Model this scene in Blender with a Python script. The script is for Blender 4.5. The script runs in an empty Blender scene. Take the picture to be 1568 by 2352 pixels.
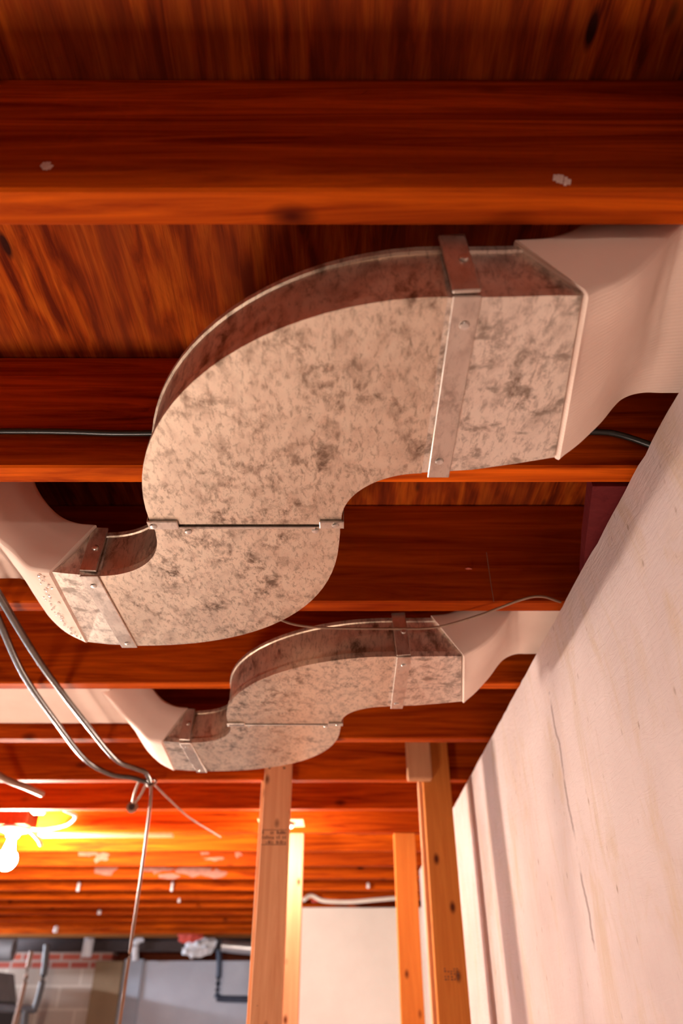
import bpy, bmesh, math, random
from mathutils import Vector, Matrix, noise
random.seed(7)
S = bpy.context.scene
COL = S.collection
PI = math.pi
Z0 = 1.60                       # lens height above the floor; H below = height above the lens

# ------------------------------------------------------------------ camera, world, exposure, lamp powers
cam_d = bpy.data.cameras.new('camera'); cam = bpy.data.objects.new('camera', cam_d); COL.objects.link(cam)
S.camera = cam
cam.location = (0, 0, Z0); cam.rotation_euler = (math.radians(90+35.45), 0, 0)
cam_d.sensor_fit = 'VERTICAL'; cam_d.sensor_height = 36; cam_d.sensor_width = 24
cam_d.lens = 1620/2352*36; cam_d.clip_start = .02
cam_d.dof.use_dof = True; cam_d.dof.focus_distance = 1.02; cam_d.dof.aperture_fstop = 3.5
W = bpy.data.worlds.new('world'); S.world = W; W.use_nodes = True
W.node_tree.nodes['Background'].inputs[0].default_value = (.9, .75, .65, 1)
W.node_tree.nodes['Background'].inputs[1].default_value = .0
vs = S.view_settings
S.display_settings.display_device = 'sRGB'
vs.view_transform = 'Standard'; vs.look = 'None'; vs.gamma = 1; vs.use_curve_mapping = False
vs.exposure = -0.42
P_NEAR, P_FAR, P_MID, P_TUBE, P_FILL = 170, 3900, 300, 950, 62     # emission strengths of the lamps and the added fill lights
WARM = (1, .80, .66)
COOL = (.80, .88, 1)

# ------------------------------------------------------------------ helpers
def tag(o, label=None, cat=None, group=None, kind=None):
    if label: o['label'] = label
    if cat: o['category'] = cat
    if group: o['group'] = group
    if kind: o['kind'] = kind
    return o
def empty(name, loc, label, cat, group=None):
    o = bpy.data.objects.new(name, None); COL.objects.link(o); o.location = loc; o.empty_display_size = .05
    return tag(o, label, cat, group)
def wloc(p):
    v = Vector((0, 0, 0))
    while p: v += p.location; p = p.parent
    return v
def obj(name, bm, mat, parent=None, smooth=None, origin=None):
    """links one bmesh (world coordinates, z above floor) as one object"""
    bmesh.ops.recalc_face_normals(bm, faces=bm.faces)
    if parent: org = wloc(parent)
    elif origin: org = Vector(origin)
    else:
        xs = [v.co for v in bm.verts]
        org = Vector(((min(v.x for v in xs)+max(v.x for v in xs))/2, (min(v.y for v in xs)+max(v.y for v in xs))/2, min(v.z for v in xs)))
    for v in bm.verts: v.co -= org
    me = bpy.data.meshes.new(name); 
    if smooth is not None:
        for f in bm.faces: f.smooth = True
    bm.to_mesh(me); bm.free()
    if smooth is not None: me.set_sharp_from_angle(angle=math.radians(smooth))
    me.materials.append(mat)
    o = bpy.data.objects.new(name, me); COL.objects.link(o)
    if parent: o.parent = parent
    else: o.location = org
    return o
def BM(): return bmesh.new()
def box(bm, x0, x1, y0, y1, z0, z1, bev=0, rot=None, seg=1):
    """box; z given as H (height above lens)"""
    c = Vector(((x0+x1)/2, (y0+y1)/2, (z0+z1)/2+Z0))
    m = Matrix.Translation(c)
    if rot: m = m @ Matrix.Rotation(rot[0], 4, rot[1])
    m = m @ Matrix.Diagonal((x1-x0, y1-y0, z1-z0, 1))
    r = bmesh.ops.create_cube(bm, size=1, matrix=m)
    if bev:
        ed = list({e for v in r['verts'] for e in v.link_edges})
        bmesh.ops.bevel(bm, geom=ed, offset=bev, segments=seg, affect='EDGES', profile=.5)
    return bm
def cat_rom(P, n):
    P = [Vector(p) for p in P]; Q = [P[0]*2-P[1]]+P+[P[-1]*2-P[-2]]; out = []
    for i in range(1, len(Q)-2):
        a, b, c, d = Q[i-1:i+3]
        for k in range(n):
            t = k/n
            out.append(.5*((2*b)+(c-a)*t+(2*a-5*b+4*c-d)*t*t+(3*b-a-3*c+d)*t**3))
    out.append(P[-1]); return out
def tube(bm, pts, r, n=6, sm=8, flat=1.0, cap=True):
    """tube along points (x, D, H)"""
    P = [Vector((p[0], p[1], p[2]+Z0)) for p in pts]
    if sm > 1 and len(P) > 2: P = cat_rom(P, n)
    rings = []; up = Vector((0, 0, 1))
    for i, p in enumerate(P):
        t = (P[min(i+1, len(P)-1)]-P[max(i-1, 0)]).normalized()
        a = t.cross(up)
        if a.length < 1e-3: a = t.cross(Vector((1, 0, 0)))
        a.normalize(); b = a.cross(t).normalized()
        rr = r[min(i, len(r)-1)] if isinstance(r, (list, tuple)) else r
        rings.append([bm.verts.new(p+a*math.cos(2*PI*k/sm)*rr*flat+b*math.sin(2*PI*k/sm)*rr) for k in range(sm)])
    for A, B in zip(rings, rings[1:]):
        for k in range(sm): bm.faces.new((A[k], A[(k+1) % sm], B[(k+1) % sm], B[k]))
    if cap: bm.faces.new(rings[0]); bm.faces.new(rings[-1][::-1])
    return bm
def lathe(bm, prof, c, n=20, axis='Z'):
    """prof (r, h) pairs, c = (x, D, H)"""
    rings = []
    for r, h in prof:
        ring = []
        for k in range(n):
            a = 2*PI*k/n
            v = Vector((r*math.cos(a), r*math.sin(a), h))
            if axis == '-Z': v = Vector((v.x, v.y, -v.z))
            if axis == 'Y': v = Vector((v.x, -v.z, v.y))
            if axis == 'X': v = Vector((v.z, v.x, v.y))
            ring.append(bm.verts.new(v+Vector((c[0], c[1], c[2]+Z0))))
        rings.append(ring)
    for A, B in zip(rings, rings[1:]):
        for k in range(n): bm.faces.new((A[k], A[(k+1) % n], B[(k+1) % n], B[k]))
    bm.faces.new(rings[0]); bm.faces.new(rings[-1][::-1])
    return bm
def blob(bm, c, s, amp=.3, seed=0, f=1.6, sub=3):
    r = bmesh.ops.create_icosphere(bm, subdivisions=sub, radius=1)
    for v in r['verts']:
        d = 1+amp*noise.noise(v.co*f+Vector((seed*3.1, seed, 0)))*2
        v.co = Vector((v.co.x*s[0]*d+c[0], v.co.y*s[1]*d+c[1], v.co.z*s[2]*d+c[2]+Z0))
    return bm
def copy_tree(o, parent=None):
    c = o.copy(); COL.objects.link(c)
    if parent: c.parent = parent
    for ch in list(o.children): copy_tree(ch, c)
    return c

# ------------------------------------------------------------------ materials
class NT:
    def __init__(s, name):
        s.m = bpy.data.materials.new(name); s.m.use_nodes = True; s.t = s.m.node_tree
        s.b = s.t.nodes['Principled BSDF']
    def n(s, typ, **kw):
        nd = s.t.nodes.new(typ)
        for k, v in kw.items():
            if k.startswith('_'): nd.inputs[k[1:].replace('_', ' ')].default_value = v
            else: setattr(nd, k, v)
        return nd
    def l(s, a, b): s.t.links.new(a, b)
    def coords(s, scale, rnd=True, rot=(0, 0, 0)):
        tc = s.n('ShaderNodeTexCoord'); mp = s.n('ShaderNodeMapping'); mp.inputs['Scale'].default_value = scale
        mp.inputs['Rotation'].default_value = rot
        if rnd:
            oi = s.n('ShaderNodeObjectInfo'); ad = s.n('ShaderNodeVectorMath', operation='MULTIPLY_ADD')
            s.l(oi.outputs['Random'], ad.inputs[0]); ad.inputs[1].default_value = (17, 23, 31); s.l(tc.outputs['Object'], ad.inputs[2])
            s.l(ad.outputs[0], mp.inputs[0])
        else: s.l(tc.outputs['Object'], mp.inputs[0])
        return mp.outputs[0]
    def noise(s, vec, scale=1, detail=4, rough=.55, dist=0):
        nd = s.n('ShaderNodeTexNoise'); nd.inputs['Scale'].default_value = scale; nd.inputs['Detail'].default_value = detail
        nd.inputs['Roughness'].default_value = rough; nd.inputs['Distortion'].default_value = dist; s.l(vec, nd.inputs['Vector'])
        return nd.outputs['Fac']
    def ramp(s, fac, stops):
        r = s.n('ShaderNodeValToRGB'); e = r.color_ramp.elements
        while len(e) < len(stops): e.new(.5)
        for q, (p, c) in zip(e, stops):
            q.position = p; q.color = (*c, 1) if not isinstance(c, (int, float)) else (c, c, c, 1)
        s.l(fac, r.inputs[0]); return r.outputs[0]
    def mix(s, fac, a, b, mode='MIX'):
        m = s.n('ShaderNodeMix', data_type='RGBA', blend_type=mode)
        for sock, v in ((m.inputs[0], fac), (m.inputs[6], a), (m.inputs[7], b)):
            if isinstance(v, (int, float)): sock.default_value = v
            elif isinstance(v, tuple): sock.default_value = (*v, 1)
            else: s.l(v, sock)
        return m.outputs[2]
    def bump(s, h, strength=.3, dist=.002):
        b = s.n('ShaderNodeBump'); b.inputs['Strength'].default_value = strength; b.inputs['Distance'].default_value = dist
        s.l(h, b.inputs['Height']); s.l(b.outputs[0], s.b.inputs['Normal'])
    def done(s, col=None, rough=.6, metal=0, spec=None):
        if col is not None:
            if isinstance(col, tuple): s.b.inputs['Base Color'].default_value = (*col, 1)
            else: s.l(col, s.b.inputs['Base Color'])
        if isinstance(rough, (int, float)): s.b.inputs['Roughness'].default_value = rough
        else: s.l(rough, s.b.inputs['Roughness'])
        s.b.inputs['Metallic'].default_value = metal
        if spec is not None: s.b.inputs['Specular IOR Level'].default_value = spec
        return s.m
def wood(name, dark, lite, axis='X', knots=.55, rough=.55, grain=1.0, knotcol=None, streak=1.0, kden=9.0, kr=.105):
    t = NT(name)
    sc = {'X': (1.2, 22, 22), 'Y': (22, 1.2, 22), 'Z': (22, 22, 1.2)}[axis]
    ks = {'X': (.55, 1, 1), 'Y': (1, .55, 1), 'Z': (1, 1, .55)}[axis]
    v = t.coords(tuple(a*grain for a in sc))
    g = t.noise(v, 1.6, 7, .62, 1.4)
    mid = tuple((a+b)/2 for a, b in zip(dark, lite))
    c = t.ramp(g, [(.30, dark), (.5, mid), (.68, lite)])
    v2 = t.coords(tuple(a*grain*.16 for a in sc))
    big = t.noise(v2, 1.0, 3, .5, .6)
    c = t.mix(t.ramp(big, [(.35, .62*streak), (.65, 0)]), c, dark)
    v3 = t.coords(ks)
    vo = t.n('ShaderNodeTexVoronoi'); vo.inputs['Scale'].default_value = kden; t.l(v3, vo.inputs['Vector'])
    k = t.ramp(vo.outputs['Distance'], [(kr*.3, 1), (kr, .0)])
    vc = t.n('ShaderNodeSeparateColor'); t.l(vo.outputs['Color'], vc.inputs[0])
    gt = t.n('ShaderNodeMath', operation='GREATER_THAN'); t.l(vc.outputs[0], gt.inputs[0]); gt.inputs[1].default_value = 1-knots*.55
    mu = t.n('ShaderNodeMath', operation='MULTIPLY'); t.l(k, mu.inputs[0]); t.l(gt.outputs[0], mu.inputs[1])
    c = t.mix(mu.outputs[0], c, knotcol or tuple(a*.35 for a in dark))
    t.bump(g, .25, .0015)
    return t.done(c, rough, 0, .06)
M = {}
M['joist'] = wood('joist_wood', (.19, .014, .001), (.82, .140, .003), 'X', .75, .75, kr=.15)
M['stud'] = wood('stud_wood', (.66, .30, .14), (.84, .46, .25), 'Z', 1.1, .6, 1, (.12, .03, .01), .5, 21, .24)
M['stud_orange'] = wood('orange_stud_wood', (.54, .16, .030), (.74, .28, .06), 'Z', .9, .6, 1, (.10, .02, .008), .6, 19, .22)
M['block'] = wood('block_wood', (.50, .24, .12), (.62, .34, .18), 'Z', .1, .6)
M['redblock'] = wood('red_block_wood', (.09, .010, .012), (.16, .022, .022), 'Z', .2, .6)
M['rim'] = wood('rim_wood', (.11, .020, .008), (.2, .04, .012), 'Y', .3, .7)
M['beam'] = wood('beam_wood', (.20, .07, .018), (.30, .11, .03), 'X', .3, .7)
def plywood():
    t = NT('plywood')
    v = t.coords((7.5, 1.5, 1), False, (0, 0, .12))
    w = t.noise(v, 1.1, 3, .55, 1.0)
    wv = t.n('ShaderNodeTexWave', wave_type='BANDS', bands_direction='X', wave_profile='SIN')
    wv.inputs['Scale'].default_value = 1.1; wv.inputs['Distortion'].default_value = 11; wv.inputs['Detail'].default_value = 3
    wv.inputs['Detail Scale'].default_value = 1.3; wv.inputs['Detail Roughness'].default_value = .62
    t.l(t.coords((5.2, 1.9, 1), False, (0, 0, .1)), wv.inputs['Vector'])
    fine = t.noise(t.coords((130, 7, 7), False), 1, 5, .65, .5)
    st = t.noise(t.coords((34, 3.2, 1), False, (0, 0, .1)), 1, 6, .62, 2.2)
    mf = t.n('ShaderNodeMath', operation='MULTIPLY_ADD'); t.l(wv.outputs['Fac'], mf.inputs[0]); mf.inputs[1].default_value = .42
    m4 = t.n('ShaderNodeMath', operation='MULTIPLY_ADD'); t.l(st, m4.inputs[0]); m4.inputs[1].default_value = 1.5; m4.inputs[2].default_value = -.48
    t.l(m4.outputs[0], mf.inputs[2])
    a = t.ramp(mf.outputs[0], [(.12, (.11, .010, .001)), (.45, (.36, .050, .003)), (.85, (.58, .115, .007))])
    a = t.mix(t.ramp(fine, [(.36, .6), (.58, 0)]), a, (.13, .014, .002))
    a = t.mix(t.ramp(w, [(.38, .55), (.62, 0)]), a, (.20, .03, .008))
    vo = t.n('ShaderNodeTexVoronoi'); vo.inputs['Scale'].default_value = 9; t.l(t.coords((1.9, .55, 1), False), vo.inputs['Vector'])
    k = t.ramp(vo.outputs['Distance'], [(.07, 1), (.13, 0)])
    a = t.mix(k, a, (.035, .006, .003))
    t.bump(fine, .3, .001)
    return t.done(a, .75, 0, .08)
M['plywood'] = plywood()
def concrete_wall():
    t = NT('painted_concrete')
    v = t.coords((1, 1, 1), False)
    b = t.noise(v, 3.5, 6, .6)
    f = t.noise(t.coords((45, 45, 9), False), 1.5, 6, .65)
    m = t.noise(t.coords((7, 7, 2.2), False), 1.6, 7, .7, .8)
    c = t.ramp(b, [(.3, (.50, .395, .372)), (.7, (.62, .505, .482))])
    c = t.mix(t.ramp(m, [(.50, 0), (.66, .55)]), c, (.47, .33, .20))
    c = t.mix(t.ramp(f, [(.60, 0), (.76, .28)]), c, (.36, .25, .18))
    vo = t.n('ShaderNodeTexVoronoi'); vo.inputs['Scale'].default_value = 26; t.l(t.coords((1, 1, .55), False), vo.inputs['Vector'])
    vc = t.n('ShaderNodeSeparateColor'); t.l(vo.outputs['Color'], vc.inputs[0])
    gt = t.n('ShaderNodeMath', operation='GREATER_THAN'); t.l(vc.outputs[0], gt.inputs[0]); gt.inputs[1].default_value = .74
    mu = t.n('ShaderNodeMath', operation='MULTIPLY'); t.l(t.ramp(vo.outputs['Distance'], [(.04, 1), (.13, 0)]), mu.inputs[0]); t.l(gt.outputs[0], mu.inputs[1])
    c = t.mix(mu.outputs[0], c, (.22, .13, .08))
    vp = t.n('ShaderNodeTexVoronoi'); vp.inputs['Scale'].default_value = 62; t.l(t.coords((1, 1, .5), False), vp.inputs['Vector'])
    vq = t.n('ShaderNodeSeparateColor'); t.l(vp.outputs['Color'], vq.inputs[0])
    g2 = t.n('ShaderNodeMath', operation='GREATER_THAN'); t.l(vq.outputs[1], g2.inputs[0]); g2.inputs[1].default_value = .72
    mm = t.n('ShaderNodeMath', operation='MULTIPLY'); t.l(t.ramp(vp.outputs['Distance'], [(.08, .7), (.22, 0)]), mm.inputs[0]); t.l(g2.outputs[0], mm.inputs[1])
    m5 = t.n('ShaderNodeMath', operation='MULTIPLY'); t.l(mm.outputs[0], m5.inputs[0]); t.l(t.ramp(m, [(.44, 0), (.56, 1)]), m5.inputs[1])
    c = t.mix(m5.outputs[0], c, (.26, .17, .12))
    # vertical crack / form joint at local y (a real, unpainted split in the paint)
    tc = t.n('ShaderNodeTexCoord'); sp = t.n('ShaderNodeSeparateXYZ'); t.l(tc.outputs['Object'], sp.inputs[0])
    wob = t.noise(t.coords((1, 1, 14), False), 1, 4, .6)
    ma = t.n('ShaderNodeMath', operation='MULTIPLY_ADD'); t.l(wob, ma.inputs[0]); ma.inputs[1].default_value = .035; ma.inputs[2].default_value = -.0175
    ad = t.n('ShaderNodeMath', operation='ADD'); t.l(sp.outputs[1], ad.inputs[0]); t.l(ma.outputs[0], ad.inputs[1])
    cr = t.n('ShaderNodeMath', operation='SUBTRACT'); t.l(ad.outputs[0], cr.inputs[0]); cr.inputs[1].default_value = 1.345
    ab = t.n('ShaderNodeMath', operation='ABSOLUTE'); t.l(cr.outputs[0], ab.inputs[0])
    line = t.ramp(ab.outputs[0], [(.0030, 1), (.0062, 0)])
    gate = t.ramp(t.noise(t.coords((1, 1, 9), False), 1.2, 3, .6), [(.38, 0), (.48, .85)])
    hh = t.ramp(sp.outputs[2], [(0.0, 1), (1.0, 1)])
    mz = t.n('ShaderNodeMath', operation='LESS_THAN'); t.l(sp.outputs[2], mz.inputs[0]); mz.inputs[1].default_value = 2.12
    m2 = t.n('ShaderNodeMath', operation='MULTIPLY'); t.l(line, m2.inputs[0]); t.l(gate, m2.inputs[1])
    m3 = t.n('ShaderNodeMath', operation='MULTIPLY'); t.l(m2.outputs[0], m3.inputs[0]); t.l(mz.outputs[0], m3.inputs[1])
    c = t.mix(m3.outputs[0], c, (.24, .17, .155))
    t.bump(t.mix(.5, f, t.noise(t.coords((90, 18, 90), False), 1, 4, .6, 1.5)), .8, .004)
    return t.done(c, .75, 0, .3)
M['wall'] = concrete_wall()
def plain(name, c0, c1, sc=4, rough=.7, metal=0, bump=.2, spec=None):
    t = NT(name); f = t.noise(t.coords((1, 1, 1)), sc, 5, .6)
    c = t.ramp(f, [(.3, c0), (.7, c1)])
    if bump: t.bump(f, bump, .002)
    return t.done(c, rough, metal, spec)
M['wall_white'] = plain('whitewashed_wall', (.72, .66, .62), (.82, .77, .74), 2.5)
M['floor'] = plain('floor_concrete', (.50, .45, .42), (.62, .56, .52), 3)
def blocks(name, c1, c2, mortar, sc, bw, rh, ms):
    t = NT(name); br = t.n('ShaderNodeTexBrick')
    v = t.coords((1, 1, 1), False, (PI/2, 0, 0)); t.l(v, br.inputs['Vector'])
    for k, val in (('Color1', c1), ('Color2', c2), ('Mortar', mortar)): br.inputs[k].default_value = (*val, 1)
    br.inputs['Scale'].default_value = sc; br.inputs['Brick Width'].default_value = bw; br.inputs['Row Height'].default_value = rh
    br.inputs['Mortar Size'].default_value = ms
    return t.done(br.outputs['Color'], .8, 0, .2)
M['blockwork'] = blocks('painted_blockwork', (.46, .36, .30), (.50, .40, .33), (.62, .52, .44), 1, .41, .205, .012)
M['brick'] = blocks('red_brick', (.48, .10, .06), (.38, .08, .06), (.45, .34, .30), 1, .215, .075, .012)
def galv(name, lo, hi, metal=.85, rough=.42, big=False):
    t = NT(name)
    cl = t.noise(t.coords((13, 13, 13), True), 1.2, 3, .55, .3)
    fi = t.noise(t.coords((150, 60, 60), True, (0, 0, .9)), 1, 4, .7, .4)
    md = t.noise(t.coords((46, 30, 30), True, (0, 0, .9)), 1.1, 6, .7, .3)
    md2 = t.ramp(md, [(.47, 0), (.63, 1)])
    fm = t.ramp(fi, [(.50, 0), (.66, 1)])
    cm = t.ramp(cl, [(.42, .15), (.62, 1)])
    c = t.mix(t.ramp(t.noise(t.coords((2.5, 2.5, 2.5)), 1.5, 2), [(.35, .25), (.65, 0)]), hi, tuple((x+y)/2 for x, y in zip(lo, hi)))
    m1 = t.n('ShaderNodeMath', operation='MULTIPLY'); t.l(md2, m1.inputs[0]); t.l(cm, m1.inputs[1])
    c = t.mix(m1.outputs[0], c, lo)
    c = t.mix(t.mix(1, fm, (.55, .55, .55), 'MULTIPLY'), c, lo)
    if big:
        bl = t.noise(t.coords((24, 30, 24), True), 1.0, 4, .6, .2)
        c = t.mix(t.ramp(bl, [(.55, 0), (.64, .75)]), c, lo)
    r = t.ramp(md, [(.3, rough+.10), (.6, rough-.04)])
    t.bump(fi, .05, .001)
    return t.done(c, r, metal)
M['galv'] = galv('galvanised_sheet', (.20, .14, .10), (.74, .60, .47), .86)
M['galv_blotch'] = galv('blotchy_galvanised_sheet', (.24, .19, .15), (.80, .70, .60), .84, .42, True)
M['strap'] = galv('galvanised_strap', (.36, .29, .24), (.64, .54, .46), .85, .36)
M['dark_metal'] = plain('dark_gap_metal', (.03, .025, .02), (.05, .04, .035), 9, .6, .6)
M['screw'] = plain('screw_steel', (.55, .50, .45), (.7, .65, .6), 30, .3, .9, 0)
def canvas():
    t = NT('duct_canvas')
    f = t.noise(t.coords((7, 7, 7)), 1, 4, .55)
    c = t.ramp(f, [(.3, (.80, .60, .50)), (.7, (.88, .69, .58))])
    wv = t.n('ShaderNodeTexWave', wave_type='BANDS', bands_direction='Y', wave_profile='SIN')
    wv.inputs['Scale'].default_value = 62; wv.inputs['Distortion'].default_value = 1.6; wv.inputs['Detail'].default_value = 2
    t.l(t.coords((.5, 1, .5), True, (0, 0, .15)), wv.inputs['Vector'])
    t.bump(t.mix(.25, wv.outputs['Fac'], f), .35, .0012)
    return t.done(c, .85, 0, .2)
M['canvas'] = canvas()
M['mastic'] = plain('shiny_sealant', (.8, .74, .68), (.95, .9, .85), 60, .15, .2, .5, .8)
M['cable_dark'] = plain('dark_cable_sheath', (.045, .038, .034), (.08, .07, .06), 20, .24, .0, 0, .7)
M['cable_black'] = plain('black_cable_sheath', (.015, .015, .013), (.03, .03, .027), 20, .35, 0, 0, .6)
M['cable_brown'] = plain('brown_cord', (.20, .10, .06), (.30, .17, .11), 20, .5, 0, 0)
M['cable_white'] = plain('white_cable_sheath', (.75, .70, .64), (.85, .8, .75), 20, .5, 0, 0)
M['porcelain'] = plain('porcelain', (.85, .83, .8), (.9, .88, .85), 20, .3, 0, 0)
M['paint_chip'] = plain('white_paint_chip', (.72, .55, .48), (.92, .80, .74), 260, .8)
M['ink'] = plain('stamp_ink', (.10, .035, .02), (.2, .08, .04), 60, .8, 0, 0)
M['nail'] = plain('dark_nail', (.02, .012, .01), (.05, .03, .02), 60, .5, .5, 0)
M['dark_grey'] = plain('dark_grey_metal', (.05, .05, .055), (.10, .095, .10), 4, .5, .3, 0)
M['mid_grey'] = plain('dusty_grey_metal', (.16, .15, .15), (.26, .24, .24), 4, .55, .2, 0)
M['navy'] = plain('navy_pipe', (.02, .03, .06), (.035, .05, .09), 8, .4, .2, 0)
M['blue_grey'] = plain('blue_grey_paint', (.30, .33, .40), (.40, .43, .5), 3, .6)
M['white_plastic'] = plain('white_plastic', (.75, .75, .8), (.88, .88, .92), 14, .4, 0, 0)
M['silver'] = plain('silver_pipe', (.55, .56, .6), (.72, .73, .76), 9, .3, .8, 0)
M['red_cloth'] = plain('red_plastic', (.55, .05, .03), (.7, .08, .05), 14, .6)
M['steel_beam'] = plain('dark_steel', (.035, .02, .02), (.06, .035, .035), 6, .5, .3, 0)
M['brown_post'] = plain('brown_painted_post', (.20, .12, .06), (.27, .17, .09), 3, .7)
M['dark_tie'] = plain('black_tie', (.02, .02, .02), (.04, .03, .03), 9, .4, 0, 0)
def emis(name, col, st):
    t = NT(name); t.b.inputs['Base Color'].default_value = (*col, 1)
    t.b.inputs['Emission Color'].default_value = (*col, 1); t.b.inputs['Emission Strength'].default_value = st
    return t.m

# ------------------------------------------------------------------ structure
HB = .628            # underside of the joists
HD = HB+.226         # underside of the deck
def struct(name, bm, mat, **k):
    o = obj(name, bm, mat, **k); o['kind'] = 'structure'; return o
struct('floor', box(BM(), -6, .8, -3, 10, -Z0-.1, -Z0), M['floor'])
struct('ceiling', box(BM(), -6, .8, -3, 10, HD, HD+.019), M['plywood'], origin=(0, 0, 0))
# foundation wall: a grid face with a chipped upper edge
bm = BM()
ny = 260; WT = .6195; y0, y1 = -3, 4.137
zs = [-Z0, -1, -.3, .2, .45, .56, .60, WT]
def chip(y): return .0035*noise.noise(Vector((y*55, 2, 1)))+.002*noise.noise(Vector((y*160, 5, 3)))+.003*noise.noise(Vector((y*9, 7, 0)))
rows = []
for j in range(ny+1):
    # finer steps near the viewer
    y = y0+(y1-y0)*j/ny
    c = chip(y)
    col = [bm.verts.new((.411, y, z+Z0 if z < WT else WT+Z0-abs(c)*1.2)) for z in zs]
    col.append(bm.verts.new((.414, y, WT+Z0+.002-abs(c)*.8)))
    col.append(bm.verts.new((.62, y, WT+Z0+.002))); col.append(bm.verts.new((.62, y, 0)))
    rows.append(col)
for A, B in zip(rows, rows[1:]):
    for k in range(len(A)): bm.faces.new((A[k], B[k], B[(k+1) % len(A)], A[(k+1) % len(A)]))
bm.faces.new(rows[0]); bm.faces.new(rows[-1][::-1])
struct('wall_right', bm, M['wall'], origin=(0, 0, 0))
struct('wall_alcove', box(BM(), -.46, .8, 5.62, 10, -Z0, .607), plain('cream_wall', (.78, .74, .70), (.88, .84, .80), 2.5))
struct('wall_side', box(BM(), .62, .8, 4.137, 5.62, -Z0, .607), M['wall_white'])
struct('wall_back', box(BM(), -6, -2.52, 9.16, 9.4, -Z0, .40), M['blockwork'])
struct('trim_1', box(BM(), -6, -2.52, 9.16, 9.4, .40, .555), M['brick'])
struct('trim_2', box(BM(), -2.66, -2.36, 9.05, 9.3, -Z0, .47, .004), M['brown_post'])
struct('trim_3', box(BM(), -2.36, -2.16, 9.10, 9.3, -Z0, .49, .004), M['blue_grey'])
struct('wall_back_right', box(BM(), -2.16, -.46, 9.14, 9.4, -Z0, .475), plain('cool_white_wall', (.44, .45, .52), (.55, .56, .62), 2.5))
struct('wall_back_upper', box(BM(), -6, .8, 9.45, 9.6, -Z0, HD), M['rim'])
struct('wall_left', box(BM(), -6.15, -6, -3, 10, -Z0, HD), M['wall_white'])
struct('wall_rear', box(BM(), -6, .8, -3.15, -3, -Z0, HD), M['mid_grey'])
struct('trim_rim', box(BM(), .585, .625, -3, 9.4, .624, HD), M['rim'])

# ------------------------------------------------------------------ joists
JY = {-3: -.80, -2: -.406, -1: .0, 0: .400, 1: .810, 2: 1.211, 3: 1.607, 4: 2.012, 5: 2.438, 6: 2.840, 7: 3.268, 8: 3.675, 9: 4.09,
      10: 4.52, 11: 4.97, 12: 5.40, 13: 5.82, 14: 6.27, 15: 6.75, 16: 7.28, 17: 7.87}
where = {-3: 'behind the viewer, farthest back', -2: 'just behind the viewer', -1: 'directly above the viewer', 0: 'nearest in view, with two white paint chips on its face',
 1: 'crossing behind the big curved duct, black cable on its face', 2: 'passing above the lower bend of the large duct',
 3: 'crossing just above the smaller looking duct', 4: 'from which the pale wood block hangs', 5: 'resting on the two front studs, cords tied to it',
 6: 'just past the front studs', 7: 'above the two rear studs and the glowing bulb', 8: 'brightly lit beside the glowing bulb',
 9: 'with pinkish paint marks, right after the brightly lit one', 10: 'with grey mortar smears, three beyond the rear studs', 11: 'with a white clip hanging on its edge',
 12: 'fifth beyond the rear studs', 13: 'sixth beyond the rear studs', 14: 'seventh beyond the rear studs',
 15: 'eighth beyond the rear studs', 16: 'ninth beyond the rear studs', 17: 'farthest, in front of the dark steel beam'}
JT = {}
for k in sorted(JY):
    y = JY[k]; xr = .584
    bm = box(BM(), -5.99, xr, y-.038, y, HB, HD-.001, .003)
    o = obj('floor_joist', bm, M['joist'])
    o.location.x += 0
    tag(o, 'reddish brown floor joist '+where[k], 'joist', 'floor joists under the plywood deck'); JT[k] = o
# white paint chips, stuck to the first joist
def chipmark(x, D, H, s, name='paint_chip', seed=0):
    bm = BM(); random.seed(seed)
    for i in range(5):
        dx, dz = (i-2)*s*.36, random.uniform(-.15, .15)*s-(i-2)*s*.22
        hh = s*(2.1-.45*abs(i-2))*random.uniform(.8, 1.1)
        box(bm, x+dx-s*.19, x+dx+s*.19, D-.0012, D+.0006, H+dz-hh/2, H+dz+hh/2, .0004, rot=(.25, 'Y'))
    return bm
obj('paint_chip', chipmark(.2085, .362, .644, .0085, seed=3), M['paint_chip'], JT[0])['label'] = 'white paint chip on the right of the joist face'
obj('paint_chip', chipmark(-.285, .362, .668, .0062, seed=5), M['paint_chip'], JT[0])['label'] = 'small white paint chip on the left of the joist face'
def smear(k, spots, mat, name):
    D = JY[k]-.038
    for x, H, sx, sz, sd in spots: obj(name, blob(BM(), (x, D, H), (sx, .0025, sz), .6, sd, 2.6, 2), mat, JT[k])
M['mortar'] = plain('mortar_smear', (.30, .12, .085), (.44, .19, .14), 30, .8)
M['pink_paint'] = plain('pink_paint_smear', (.50, .10, .06), (.68, .17, .10), 30, .8)
smear(10, [(-1.05, .68, .07, .022, 1), (-.85, .67, .09, .026, 2), (-.72, .655, .07, .018, 3), (-.98, .64, .05, .012, 4), (-1.35, .68, .06, .03, 5)], M['mortar'], 'mortar_smear')
smear(9, [(-1.32, .70, .05, .030, 6), (-1.25, .67, .035, .022, 7), (-.72, .70, .02, .02, 8), (-.62, .72, .02, .015, 9), (-.66, .66, .05, .008, 10), (-.54, .69, .02, .02, 11)], M['pink_paint'], 'paint_smear')
smear(2, [(.245, .70, .006, .0016, 12)], M['pink_paint'], 'wood_splinter')
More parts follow.
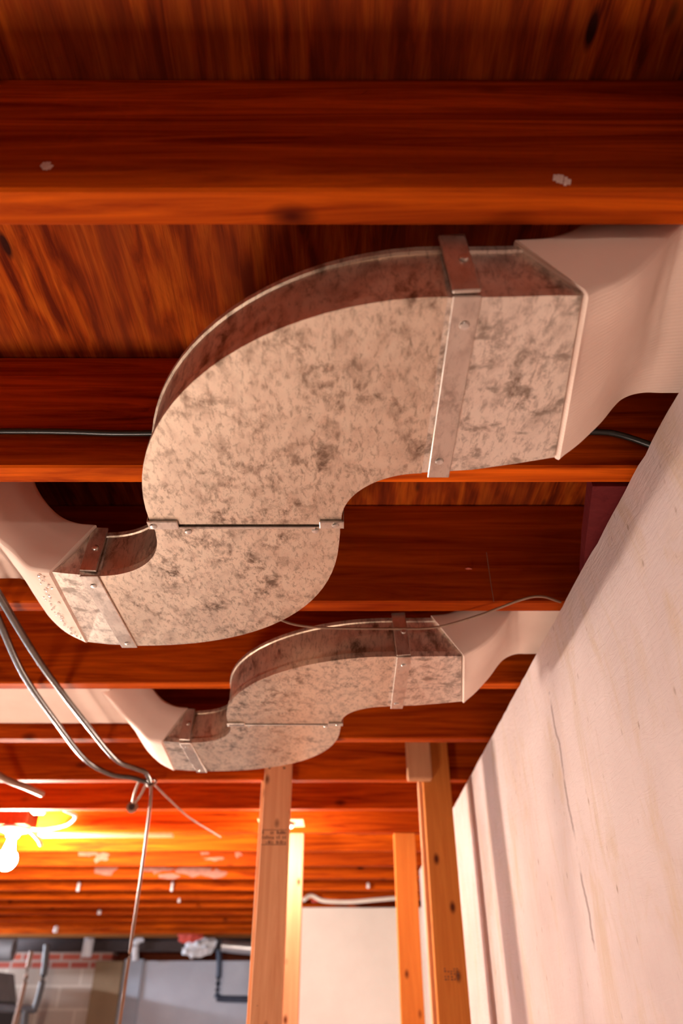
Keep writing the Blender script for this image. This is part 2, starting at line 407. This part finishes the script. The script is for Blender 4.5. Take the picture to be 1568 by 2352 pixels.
# scraps and blocks nailed into the framing
def single(name, bm, mat, label, cat, group=None, smooth=None):
    return tag(obj(name, bm, mat, smooth=smooth), label, cat, group)
bm = BM()
pv = [(.364, .8115), (.398, .97), (.43, 1.10), (.583, 1.10), (.583, .8115)]
lo = [bm.verts.new((x, y, .6235+Z0)) for x, y in pv]; hi = [bm.verts.new((x, y, .655+Z0)) for x, y in pv]
bm.faces.new(lo); bm.faces.new(hi)
for i in range(5): bm.faces.new((lo[i], lo[(i+1) % 5], hi[(i+1) % 5], hi[i]))
single('sill_board', bm, M['redblock'], 'dark red board end lying on the concrete wall top between two joists', 'board')

# ------------------------------------------------------------------ ducts
DB, DT_ = .545, .6265            # duct underside and top (H)
def cyc_profile():
    b, t = DB, DT_
    # (side, outward offset, H) side 0 = outer/near edge, 1 = inner/far edge ; closed loop
    one = [(0, b), (.0, b+.0025), (.0, b+.0105), (-.0035, b+.0125), (-.0035, t-.009), (-.0008, t-.0075), (-.0008, t-.001), (-.002, t)]
    return [(0, o, h) for o, h in one]+[(1, o, h) for o, h in one[::-1]]
PROF = cyc_profile()
def loft(bm, stations, prof=PROF):
    """stations: list of (outer(x, D), inner(x, D))"""
    rings = []
    for o, i in stations:
        o = Vector(o); i = Vector(i); d = (o-i).normalized()
        ring = []
        for s, off, h in prof:
            p = o+d*off if s == 0 else i-d*off
            ring.append(bm.verts.new((p.x, p.y, h+Z0)))
        rings.append(ring)
    n = len(prof)
    for A, B in zip(rings, rings[1:]):
        for k in range(n): bm.faces.new((A[k], A[(k+1) % n], B[(k+1) % n], B[k]))
    bm.faces.new(rings[0]); bm.faces.new(rings[-1][::-1])
    return bm
def sup(c, a, b, n, t):
    ct, st = math.cos(t), math.sin(t)
    return (c[0]+a*math.copysign(abs(ct)**(2/n), ct), c[1]+b*math.copysign(abs(st)**(2/n), st))
def corner_box(bm, stations, seg=5, rad=.16):
    """canvas sleeve through stations of 4 corners nb, fb, ft, nt (x, D, H) with rounded corners"""
    SS = []
    for q in range(4): SS.append(cat_rom([s[q] for s in stations], 6))
    rings = []
    for nb, fb, ft, nt in zip(*SS):
        C = [nb, fb, ft, nt]; ring = []
        w = (fb-nb).length; hgt = (nt-nb).length
        for i in range(4):
            p, a, b = C[i], C[i-1], C[(i+1) % 4]
            ra = (a-p).normalized()*.006; rb = (b-p).normalized()*.006
            ring += [p+ra, p+(ra+rb)*.3, p+rb]
            # points along the side
            q0 = p+rb; q1 = b+(p-b).normalized()*.006
            m = 8 if i % 2 == 0 else 3
            for k in range(1, m): ring.append(q0.lerp(q1, k/m))
        rings.append([bm.verts.new((v.x, v.y, v.z+Z0)) for v in ring])
    n = len(rings[0])
    for A, B in zip(rings, rings[1:]):
        for k in range(n): bm.faces.new((A[k], A[(k+1) % n], B[(k+1) % n], B[k]))
    bm.faces.new(rings[0]); bm.faces.new(rings[-1][::-1])
    nn = noise.noise
    nr = len(rings)
    for j, rg in enumerate(rings):
        e = min(j, 2)/2
        for v in rg:
            v.co.z += e*.0028*nn(v.co*17)
            v.co.x += e*.0022*nn(v.co*14+Vector((9, 0, 0)))
    return bm
def screw(x, D, H, axis, parent):
    return obj('screw', lathe(BM(), [(.0052, 0), (.0052, .0008), (.0042, .0024), (.0015, .0031)], (x, D, H), 14, axis), M['screw'], parent, smooth=40)
duct = empty('sheet_metal_duct', (-.09, .79, DB+Z0), 'large galvanised S-shaped air duct with pale canvas ends, nearest in view', 'duct')
# upper (near) elbow
CA = (.099, .782); st = []
st.append(((.099, .4195), (.099, .683)))
for k in range(1, 24):
    a = PI/2*k/24; st.append(((CA[0]-.359*math.sin(a), CA[1]-.3625*math.cos(a)), (CA[0]-.099*math.sin(a), CA[1]-.099*math.cos(a))))
st += [((-.260, .782), (.0, .782)), ((-.2605, .7945), (.0005, .7945))]
e1 = obj('upper_elbow', loft(BM(), st), M['galv'], duct, smooth=30)
# lower elbow: outer side is the far right one; station order outer/inner
CB = (-.37, .815); st = [((-.002, .8005), (-.258, .8005)), ((-.002, .815), (-.258, .815))]
for k in range(1, 25):
    t = PI/2*k/24
    st.append((sup(CB, .367, .369, 2.2, t), sup(CB, .111, .119, 2.0, t)))
e2 = obj('lower_elbow', loft(BM(), st), M['galv'], duct, smooth=30)
# straight ends
pr2 = PROF
r_end = obj('end_section', loft(BM(), [((.099, .4205), (.099, .6815)), ((.16, .4195), (.16, .676)), ((.200, .418), (.212, .664)), ((.224, .4185), (.256, .652))]), M['galv_blotch'], duct, smooth=30)
r_end['label'] = 'blotchy stained galvanised end section'
l_end = obj('end_section', loft(BM(), [((-.37, 1.183), (-.37, .935)), ((-.42, 1.178), (-.42, .926)), ((-.462, 1.166), (-.455, .917))]), M['galv_blotch'], duct, smooth=30)
# dark joint sleeve between the elbows
obj('joint_sleeve', box(BM(), -.252, -.006, .785, .808, DB+.004, DT_-.006), M['dark_metal'], duct)
obj('seam_lip', box(BM(), -.222, -.036, .7985, .8035, DB-.0022, DB+.001, .0008), M['strap'], duct)
for (x0, x1, D0, D1, rx) in ((-.2625, -.222, .783, .801, .2), (-.030, .0025, .783, .799, -.2)):
    bm = box(BM(), x0, x1, D0, D1, DB-.0045, DB-.0005, .001)
    xe = x0-.0005 if x0 < -.1 else x1-.0005
    box(bm, xe, xe+.0012, D0, D1, DB-.004, DB+.022)
    c = obj('corner_clip', bm, M['strap'], duct)
screw(-.212, .811, DB-.0003, '-Z', duct); screw(-.036, .809, DB-.0003, '-Z', duct); screw(-.008, .790, DB-.0042, '-Z', duct); screw(-.2555, .792, DB-.0042, '-Z', duct)
# connecting straps
def strap(xa, xb, d0, d1, skew, name='connecting_strap'):
    bm = BM()
    z = DB-.0035+Z0
    v = [bm.verts.new(p) for p in [(xa, d0, z), (xb, d0, z), (xb+skew, d1, z), (xa+skew, d1, z), (xa, d0, z+.003), (xb, d0, z+.003), (xb+skew, d1, z+.003), (xa+skew, d1, z+.003)]]
    for f in ((0, 1, 2, 3), (7, 6, 5, 4), (0, 4, 5, 1), (1, 5, 6, 2), (2, 6, 7, 3), (3, 7, 4, 0)): bm.faces.new([v[i] for i in f])
    bmesh.ops.bevel(bm, geom=list(bm.edges), offset=.0008, segments=1, affect='EDGES')
    return bm
s1 = obj('connecting_strap', strap(.1035, .1300, .4165, .6875, .003), M['strap'], duct)
screw(.1185, .45, DB-.0033, '-Z', s1); screw(.1175, .655, DB-.0033, '-Z', s1)
s1b = obj('side_strap', box(BM(), .0995, .1260, .4110, .4155, DB-.001, DT_+.006, .001, rot=(-.075, 'Y')), M['strap'], duct)
screw(.1175, .4108, DB+.047, 'Y', s1b)
s2 = obj('connecting_strap', strap(-.3985, -.3705, .930, 1.186, .0), M['strap'], duct)
screw(-.384, .957, DB-.0033, '-Z', s2); screw(-.383, 1.165, DB-.0033, '-Z', s2)
s2b = obj('side_strap', box(BM(), -.397, -.371, .9245, .9285, DB+.004, DT_+.002, .001, rot=(.05, 'Y')), M['strap'], duct)
screw(-.382, .9243, DB+.045, 'Y', s2b)
# canvas ends; corners nb, fb, ft, nt
e = .0022
R = [((.229, .416-e, .543), (.262, .654+e, .541), (.20, .655+e, .630), (.172, .416-e, .630)),
     ((.243, .414, .551), (.288, .654, .562), (.235, .656, .642), (.205, .414, .634)),
     ((.264, .414, .563), (.316, .654, .590), (.275, .656, .668), (.232, .414, .648)),
     ((.289, .413, .581), (.342, .654, .624), (.305, .656, .70), (.255, .413, .668)),
     ((.314, .413, .610), (.362, .654, .642), (.335, .657, .725), (.275, .413, .694)),
     ((.335, .413, .640), (.389, .655, .652), (.37, .658, .738), (.30, .413, .724)),
     ((.375, .412, .655), (.425, .656, .653), (.42, .66, .742), (.36, .412, .742)),
     ((.575, .412, .655), (.575, .658, .654), (.575, .662, .742), (.575, .412, .742))]
obj('canvas_boot', corner_box(BM(), R), M['canvas'], duct, smooth=50)['label'] = 'pale canvas sleeve rising to the wall'
Lf = [((-.440, .917-e, .540), (-.457, 1.166+e, .541), (-.43, 1.168, .629), (-.386, .917-e, .629)),
      ((-.471, .915, .548), (-.500, 1.166, .561), (-.46, 1.166, .645), (-.418, .915, .632)),
      ((-.500, .915, .572), (-.533, 1.165, .591), (-.50, 1.165, .672), (-.447, .915, .645)),
      ((-.530, .914, .596), (-.563, 1.164, .627), (-.53, 1.164, .700), (-.473, .914, .668)),
      ((-.570, .913, .634), (-.590, 1.163, .663), (-.55, 1.163, .730), (-.497, .913, .703)),
      ((-.612, .912, .669), (-.612, 1.162, .672), (-.57, 1.162, .76), (-.515, .912, .740)),
      ((-.66, .912, .690), (-.66, 1.162, .690), (-.60, 1.162, .79), (-.53, .912, .79))]
obj('canvas_boot', corner_box(BM(), Lf), M['canvas'], duct, smooth=50)['label'] = 'pale canvas sleeve rising into the joist bay'
bm = box(BM(), -2.6, -.585, .835, 1.158, .668, .80, .008, seg=2)
for v in bm.verts: v.co.z += .0035*noise.noise(v.co*6)
obj('bay_duct', bm, M['canvas'], duct)['label'] = 'canvas wrapped duct run inside the joist bay'
duct2 = copy_tree(duct); duct2.location.y += .812
duct2['label'] = 'galvanised S-shaped air duct with canvas ends, farther one, ending above the front stud'
# glittering sealant beads, only on the near duct
random.seed(11); bm = BM()
for i in range(46):
    t = i/45; p = Vector((-.452, .925, .5395)).lerp(Vector((-.470, 1.15, .543)), t)
    p += Vector((random.gauss(0, .004), 0, 0)); s = random.uniform(.0012, .0030)
    blob(bm, (p.x-.012*math.sin(t*PI), p.y, p.z+.0015*math.sin(t*PI)), (s, s*1.2, s*.8), .3, i, 1.5, 1)
obj('sealant_bead', bm, M['mastic'], duct)['label'] = 'glittering line of sealant'
obj('wire_stub', tube(BM(), [(-.30, .815, .655), (-.283, .815, .632), (-.268, .80, .60), (-.2625, .79, .56)], .0011, 6, 6), M['cable_brown'], duct)

# ------------------------------------------------------------------ studs
def stud(name, x0, x1, D0, D1, H1, mat, label, group):
    root = empty(name, ((x0+x1)/2, (D0+D1)/2, 0), label, 'stud', group)
    obj('board', box(BM(), x0, x1, D0, D1, -Z0, H1, .0025), mat, root)
    return root
g = 'wall studs standing on the floor'
sl = stud('wall_stud', -.2505, -.1625, 2.362, 2.3995, HD-.02, M['stud'], 'front left wall stud with dark knots and a grade stamp, below the farther duct', g)
sr = stud('wall_stud', .2635, .3520, 2.362, 2.3995, HD-.02, M['stud_orange'], 'front right wall stud, orange, with a stamp, next to the concrete wall', g)
pl = obj('backing_board', box(BM(), -.2625, -.1745, 2.4005, 2.4375, -Z0, HB-.001, .002), M['stud'], sl)
pr_ = obj('backing_board', box(BM(), .2515, .3395, 2.4005, 2.4375, -Z0, HB-.001, .002), M['stud'], sr)
for x in (-.235, -.187):
    obj('nail', lathe(BM(), [(.0035, 0), (.0035, .0006), (.001, .001)], (x, 2.362, .655), 10, 'Y'), M['nail'], sl)
# rear pair
stud('wall_stud', -.2495, -.1600, 3.230, 3.268, HB-.001, M['stud'], 'rear left wall stud, pale and brightly lit, half hidden by the front left stud', g)
stud('wall_stud', .2215, .3100, 3.225, 3.268, HB-.001, M['stud_orange'], 'rear right wall stud, orange, right of the pale wall panel', g)
single('wood_block', box(BM(), .2115, .2895, 2.318, 2.3600, .610, HD-.02, .005, seg=2), M['block'], 'pale smooth wood block hanging below a joist, at the top of the front right stud', 'block')
# grade stamps: rows of small ink strokes (illegible in the photo)
def stamp(parent, x0, x1, D, h0, h1, rows, cols, seed, frame=False):
    random.seed(seed); bm = BM()
    cw = (x1-x0)/cols; rh = (h1-h0)/rows
    for r in range(rows):
        for c in range(cols):
            if random.random() < .25: continue
            a = x0+c*cw+cw*.15; b = a+cw*random.uniform(.3, .7); lo = h0+r*rh+rh*.15; hi = lo+rh*random.uniform(.4, .72)
            box(bm, a, b, D-.0006, D+.0003, lo, hi)
    if frame:
        for hh in (h0, h1): box(bm, x0, x1, D-.0006, D+.0003, hh-.0008, hh+.0008)
    return obj('grade_stamp', bm, M['ink'], parent)
stamp(sl, -.246, -.170, 2.362, .425, .467, 3, 12, 4, True)
stamp(sr, .287, .331, 2.362, .076, .108, 5, 5, 6)
stamp(sl, -.243, -.215, 2.362, .018, .020, 1, 3, 8)

# ------------------------------------------------------------------ lamps
def bulb_fixture(x, D, H, name, label, power, mat, rb=.032, drop=.075, up=.62, col=WARM):
    root = empty(name, (x, D, up+Z0), label, 'light bulb', None)
    obj('lamp_holder', lathe(BM(), [(.052, 0), (.055, .006), (.053, .012), (.030, .020), (.024, .032), (.022, .036)], (x, D, up), 24, '-Z'), M['porcelain'], root, smooth=40)
    prof = []
    L = up-.034-H
    prof.append((.0135, up-H-.034)); prof.append((.0145, (up-H-.034)*.75+rb*.2))
    for k in range(3, 15):
        a = PI*k/15; prof.append((rb*math.sin(a), rb*math.cos(a)))
    prof.append((.002, -rb))
    b = obj('bulb', lathe(BM(), prof, (x, D, H), 20), emis('glowing_glass_'+name, col, power), root, smooth=60)
    return root
bulb_fixture(-1.335, 3.095, .502, 'ceiling_bulb', 'bare glowing bulb in a white porcelain holder at the left edge', P_FAR, None, .040)
bulb_fixture(-.245, 3.02, .515, 'ceiling_bulb', 'bare bulb hidden behind the front left wall stud', P_MID, None, .030)
bulb_fixture(-.13, -.60, .583, 'ceiling_bulb', 'bare bulb behind the viewer', P_NEAR, None, .032, up=.665)
single('wood_block', box(BM(), -.25, 0, -.66, -.54, .667, .705, .002), M['block'], 'wood block carrying the bulb behind the viewer', 'block')
single('wood_block', box(BM(), -.33, -.15, 2.95, 3.09, .622, .627, .001), M['block'], 'thin board carrying the bulb behind the front left stud', 'block')
# the cool strip light far left, out of the frame, that lights the far end
sl_ = empty('strip_light', (-4.6, 7.4, .55+Z0), 'cool fluorescent strip light at the far left end of the basement', 'light')
obj('lamp_body', box(BM(), -4.66, -4.54, 6.8, 8.0, .57, .62, .004), M['porcelain'], sl_)
obj('lamp_tube', tube(BM(), [(-4.6, 6.82, .545), (-4.6, 7.98, .545)], .018, 1, 12), emis('glowing_tube', COOL, P_TUBE), sl_, smooth=50)

# junction boxes, holder block and loops of cable around the bulb
single('junction_box', box(BM(), -1.40, -1.27, 3.04, 3.16, .6205, .70, .004), M['rim'], 'brown junction box above the porcelain bulb holder', 'box')
single('cable_clamp', box(BM(), -1.245, -1.195, 2.99, 3.03, .655, .73, .006), M['white_plastic'], 'white clamp block right of the bulb', 'clamp')
single('cable_loop', tube(BM(), [(-1.10, 2.85, .66), (-1.075, 2.90, .645), (-1.055, 2.98, .640), (-1.10, 3.03, .618), (-1.20, 3.08, .612), (-1.262, 3.10, .618)], .006, 8, 8), M['cable_white'],
       'white cable looping down right of the bulb holder', 'cable', None, 50)
single('cable_stub', tube(BM(), [(-1.245, 3.02, .600), (-1.20, 3.02, .565), (-1.18, 3.02, .54)], .0065, 5, 8), M['cable_white'], 'short white cable end sticking out beside the bulb', 'cable', None, 50)
single('ceiling_lath', box(BM(), -1.25, -.70, 3.14, 3.19, .600, .612, .002), M['block'], 'narrow pale slat right of the bulb under the lit joist', 'lath')
# flexible conduit from upper left and a stub
single('conduit_stub', tube(BM(), [(-1.22, 2.19, .70), (-1.10, 2.33, .625), (-1.03, 2.40, .605), (-1.00, 2.47, .60)], .010, 8, 10), M['cable_brown'], 'brown cable stub crossing a joist at the left edge', 'cable', None, 50)

# ------------------------------------------------------------------ cables
kn = (-.607, 2.33, .598)
single('black_cable', tube(BM(), [(-.60, .99, .618), (-.609, 1.11, .607), (-.637, 1.42, .604), (-.650, 1.79, .602), (-.656, 2.09, .604), (-.628, 2.20, .610), (-.606, 2.25, .610), kn], .0072, 10, 10), M['cable_dark'],
       'shiny dark cable running along the left, the right one of the pair', 'cable', None, 60)
single('black_cable', tube(BM(), [(-.63, 1.08, .620), (-.651, 1.221, .607), (-.694, 1.46, .604), (-.720, 1.74, .602), (-.742, 2.08, .602), (-.715, 2.25, .606), (-.66, 2.29, .606), (-.623, 2.325, .603)], .0072, 10, 10), M['cable_dark'],
       'shiny dark cable running along the left, the left one of the pair', 'cable', None, 60)
single('cable_tie', tube(BM(), [(-.625, 2.335, .606), (-.607, 2.322, .586), (-.592, 2.335, .606), (-.607, 2.345, .615), (-.625, 2.335, .606)], .004, 6, 6), M['cable_brown'], 'tie bunching the two dark cables under a joist', 'tie')
single('hanging_cord', tube(BM(), [(-.607, 2.33, .600), (-.604, 2.34, .57), (-.607, 2.37, .50), (-.617, 2.42, .37), (-.622, 2.44, .2), (-.621, 2.44, .0), (-.615, 2.44, -.4), (-.61, 2.44, -.8)], .0046, 10, 8), M['cable_brown'],
       'brown cord hanging straight down from the cable bundle', 'cord', None, 60)
single('diagonal_cord', tube(BM(), [(-.600, 2.34, .60), (-.57, 2.47, .580), (-.53, 2.62, .558), (-.475, 2.84, .55), (-.46, 2.90, .548)], .0032, 8, 8), M['cable_brown'], 'thin cord slanting away right from the cable bundle', 'cord', None, 60)
lp = empty('cord_loop', (-.64, 2.33, .55+Z0), 'short cord loop with a round dark end hanging left of the bundle', 'cord')
obj('cord', tube(tube(BM(), [(-.620, 2.33, .60), (-.645, 2.37, .57), (-.668, 2.40, .556)], .004, 6, 8), [(-.64, 2.31, .60), (-.662, 2.36, .575), (-.674, 2.40, .556)], .004, 6, 8), M['cable_brown'], lp, smooth=60)
obj('ring_end', lathe(BM(), [(.015, -.004), (.019, 0), (.015, .004)], (-.676, 2.41, .545), 16, 'Y'), M['cable_brown'], lp, smooth=60)
obj('ring_center', lathe(BM(), [(.010, -.001), (.010, .006)], (-.676, 2.41, .545), 12, 'Y'), M['dark_tie'], lp)
single('thin_wire', tube(BM(), [(-.150, 1.172, .6265), (-.117, 1.190, .602), (-.053, 1.214, .597), (.097, 1.221, .597), (.179, 1.217, .598), (.255, 1.178, .603), (.324, 1.135, .612), (.36, 1.125, .614), (.405, 1.16, .6215)], .0024, 10, 8), M['cable_brown'],
       'thin grey wire sagging in front of the farther duct', 'wire', None, 60)
single('black_cable', tube(BM(), [(-2.5, .7655, .686), (-.9, .7655, .689), (-.495, .7655, .689), (-.4, .7655, .688), (-.3, .7655, .685), (-.1, .7655, .690), (.2, .7655, .692), (.36, .7655, .688), (.40, .765, .682), (.439, .764, .662), (.47, .762, .640), (.52, .76, .632)], .0045, 8, 8), M['cable_black'],
       'black cable stapled along the face of the joist behind the big duct', 'cable', None, 60)
for k, (x, D, H, dx, dz) in enumerate([(-.295, 2.80, .61, .01, .01)]): pass

# ------------------------------------------------------------------ small white things under the far joists
random.seed(2)
def at(x, y, D):
    th = math.radians(35.45); v = (1176-y)/1620; u = (x-784)/1620
    ry = math.cos(th)-v*math.sin(th); rz = math.sin(th)+v*math.cos(th)
    return (u*D/ry, D, rz*D/ry)
clips = [(180, 2037, 4.90, .022, .05, 'white clip hanging left below a far joist'), (395, 2036, 4.90, .018, .055, 'white clip hanging in the middle below a far joist'),
         (845, 2034, 4.90, .022, .03, 'white ceramic knob seen between the rear studs'), (411, 2069, 5.34, .02, .02, 'small white knob on the far joists, middle'),
         (228, 2095, 6.2, .03, .03, 'small white knob on the far joists, left'), (128, 2135, 7.2, .04, .05, 'white knob low on the far joists, far left')]
for x, y, D, w, h, lab in clips:
    p = at(x, y, D)
    single('ceramic_knob', lathe(BM(), [(w*.35, -h/2), (w*.5, -h*.3), (w*.38, 0), (w*.5, h*.3), (w*.35, h/2), (w*.12, max(HB-p[2]+.006, h*.6))], p, 12), M['white_plastic'], lab, 'knob', 'white knobs and clips under the far joists', 50)
single('white_cable', tube(BM(), [(-.25, 5.25, .610), (-.20, 5.28, .640), (-.12, 5.30, .612), (.05, 5.32, .608), (.22, 5.34, .622), (.36, 5.36, .635)], .013, 8, 8), M['cable_white'], 'white cable lying along the top of the pale wall panel', 'cable', None, 60)
single('red_cable', tube(BM(), [(-.2, 5.45, .63), (-.1, 5.47, .645), (.02, 5.46, .635)], .014, 6, 8), M['red_cloth'], 'red cable piece on top of the pale wall panel', 'cable', None, 60)

# ------------------------------------------------------------------ far end of the basement
single('steel_beam', box(box(box(BM(), -5.9, -.47, 8.98, 9.10, .555, .568), -5.9, -.47, 9.03, 9.05, .568, .66), -5.9, -.47, 8.98, 9.10, .66, .675), M['steel_beam'], 'dark steel beam running above the far wall', 'beam')
single('wood_header', box(BM(), -5.9, .5, 8.35, 8.42, HB+.01, HD-.002, .004), M['beam'], 'brown wooden header above the dark steel beam', 'beam')
def P2(pts, D): return [at(x, y, D) for x, y in pts]
single('pipe_loop', tube(BM(), P2([(503, 2182), (503, 2230), (499, 2284), (504, 2293), (580, 2295), (640, 2296), (648, 2300), (650, 2360), (655, 2900)], 8.95), .030, 4, 8), M['navy'], 'dark blue pipe dropping and turning right in front of the white far wall', 'pipe', None, 60)
single('silver_pipe', tube(BM(), P2([(510, 2172), (545, 2176), (620, 2182), (700, 2186)], 8.80), .058, 4, 10), M['silver'], 'silver pipe running right under the dark steel beam', 'pipe', None, 60)
single('white_pipe', tube(BM(), P2([(310, 2206), (311, 2175), (316, 2160), (330, 2155)], 8.94), .036, 5, 10), M['white_plastic'], 'white bent pipe end standing above the blue grey post', 'pipe', None, 60)
single('white_can', lathe(BM(), [(.04, -.10), (.055, -.09), (.055, .08), (.03, .10)], at(202, 2174, 8.93), 14), M['white_plastic'], 'pale blue-white can on the brick top at the far left', 'can', None, 50)
p = at(463, 2172, 8.7); q = at(434, 2148, 8.305)
bm = blob(BM(), p, (.13, .08, .09), .5, 3, 2.2); blob(bm, (p[0]-.08, p[1]-.02, p[2]-.03), (.10, .06, .06), .5, 5, 2.4); blob(bm, (p[0]+.05, p[1], p[2]+.14), (.06, .05, .08), .5, 8, 2.2)
single('plastic_bag', bm, M['white_plastic'], 'crumpled white plastic bag hanging at the end of the silver pipe', 'bag', None, 70)
single('red_rag', blob(BM(), q, (.10, .03, .055), .5, 9, 2.0), M['red_cloth'], 'red rag tucked above the white plastic bag', 'rag', None, 70)
# furnace corner, lower left
f = empty('furnace', (-3.75, 8.1, 0), 'dark grey furnace cabinet with sloping hood at the far left edge', 'furnace')
obj('cabinet', box(BM(), -4.4, -3.25, 7.9, 8.6, -Z0, .10, .01), M['dark_grey'], f)
bm = BM(); a = [(-4.4, 7.9), (-3.25, 7.9), (-3.25, 8.6), (-4.4, 8.6)]; b = [(-4.1, 8.05), (-3.30, 8.05), (-3.30, 8.5), (-4.1, 8.5)]
va = [bm.verts.new((x, y, .10+Z0)) for x, y in a]; vb = [bm.verts.new((x, y, .33+Z0)) for x, y in b]
for k in range(4): bm.faces.new((va[k], va[(k+1) % 4], vb[(k+1) % 4], vb[k]))
bm.faces.new(va); bm.faces.new(vb)
obj('hood', bm, M['mid_grey'], f)
obj('flue', tube(BM(), [(-3.9, 8.28, .3), (-3.9, 8.28, .45), (-3.8, 8.30, .52), (-3.3, 8.35, .53)], .10, 6, 14), M['mid_grey'], f, smooth=60)
single('bent_pipe', tube(tube(BM(), P2([(108, 2170), (100, 2240), (82, 2312), (70, 2318), (0, 2316), (-60, 2314)], 7.6), .03, 5, 8), P2([(60, 2318), (52, 2400), (30, 2730)], 7.6), .03, 2, 8), M['dark_grey'], 'dark pipe frame in front of the blockwork at the far left', 'pipe', None, 60)
single('broom_handle', tube(BM(), P2([(72, 2185), (60, 2240), (47, 2300), (-60, 2720)], 7.5), .022, 3, 8), M['cable_brown'], 'slanting brown wooden handle in front of the furnace', 'handle', None, 60)

# two invented fill lights, unseen near the floor, brightening joist and duct undersides
def fill_light(x, D, yaw, tilt, label, power):
    root = empty('fill_light', (x, D, 0), label, 'fill light', 'added floor fill lights')
    m = Matrix.Translation((x, D, .42)) @ Matrix.Rotation(yaw, 4, 'Z') @ Matrix.Rotation(tilt, 4, 'X')
    bm = BM(); bmesh.ops.create_cube(bm, size=1, matrix=m @ Matrix.Diagonal((.56, .42, .07, 1)))
    bmesh.ops.bevel(bm, geom=list(bm.edges), offset=.012, segments=2, affect='EDGES')
    obj('housing', bm, M['dark_grey'], root)
    bm = BM(); bmesh.ops.create_cube(bm, size=1, matrix=m @ Matrix.Translation((0, 0, .038)) @ Matrix.Diagonal((.50, .36, .004, 1)))
    obj('fill_panel', bm, emis('fill_panel_glow', (1, .80, .67), power), root)
    for sx in (-1, 1):
        obj('foot', tube(BM(), [(x+sx*.30, D-.22, .012-Z0), (x+sx*.30, D, .40-Z0), (x+sx*.30, D+.22, .012-Z0)], .012, 1, 8), M['mid_grey'], root)
    obj('crossbar', tube(BM(), [(x-.30, D, .41-Z0), (x+.30, D, .41-Z0)], .012, 1, 8), M['mid_grey'], root)
fill_light(-1.0, .9, 0, .05, 'added fill light on the floor below the ducts', P_FILL)
fill_light(-1.7, 2.7, 0, .1, 'added fill light on the floor left of the studs', P_FILL*.8)

single('thread', tube(BM(), [(.283, 1.168, .735), (.283, 1.167, .66), (.2835, 1.166, .626)], .0006, 4, 6), M['cable_brown'], 'thin orange thread hanging down a joist face right of the big duct', 'thread')
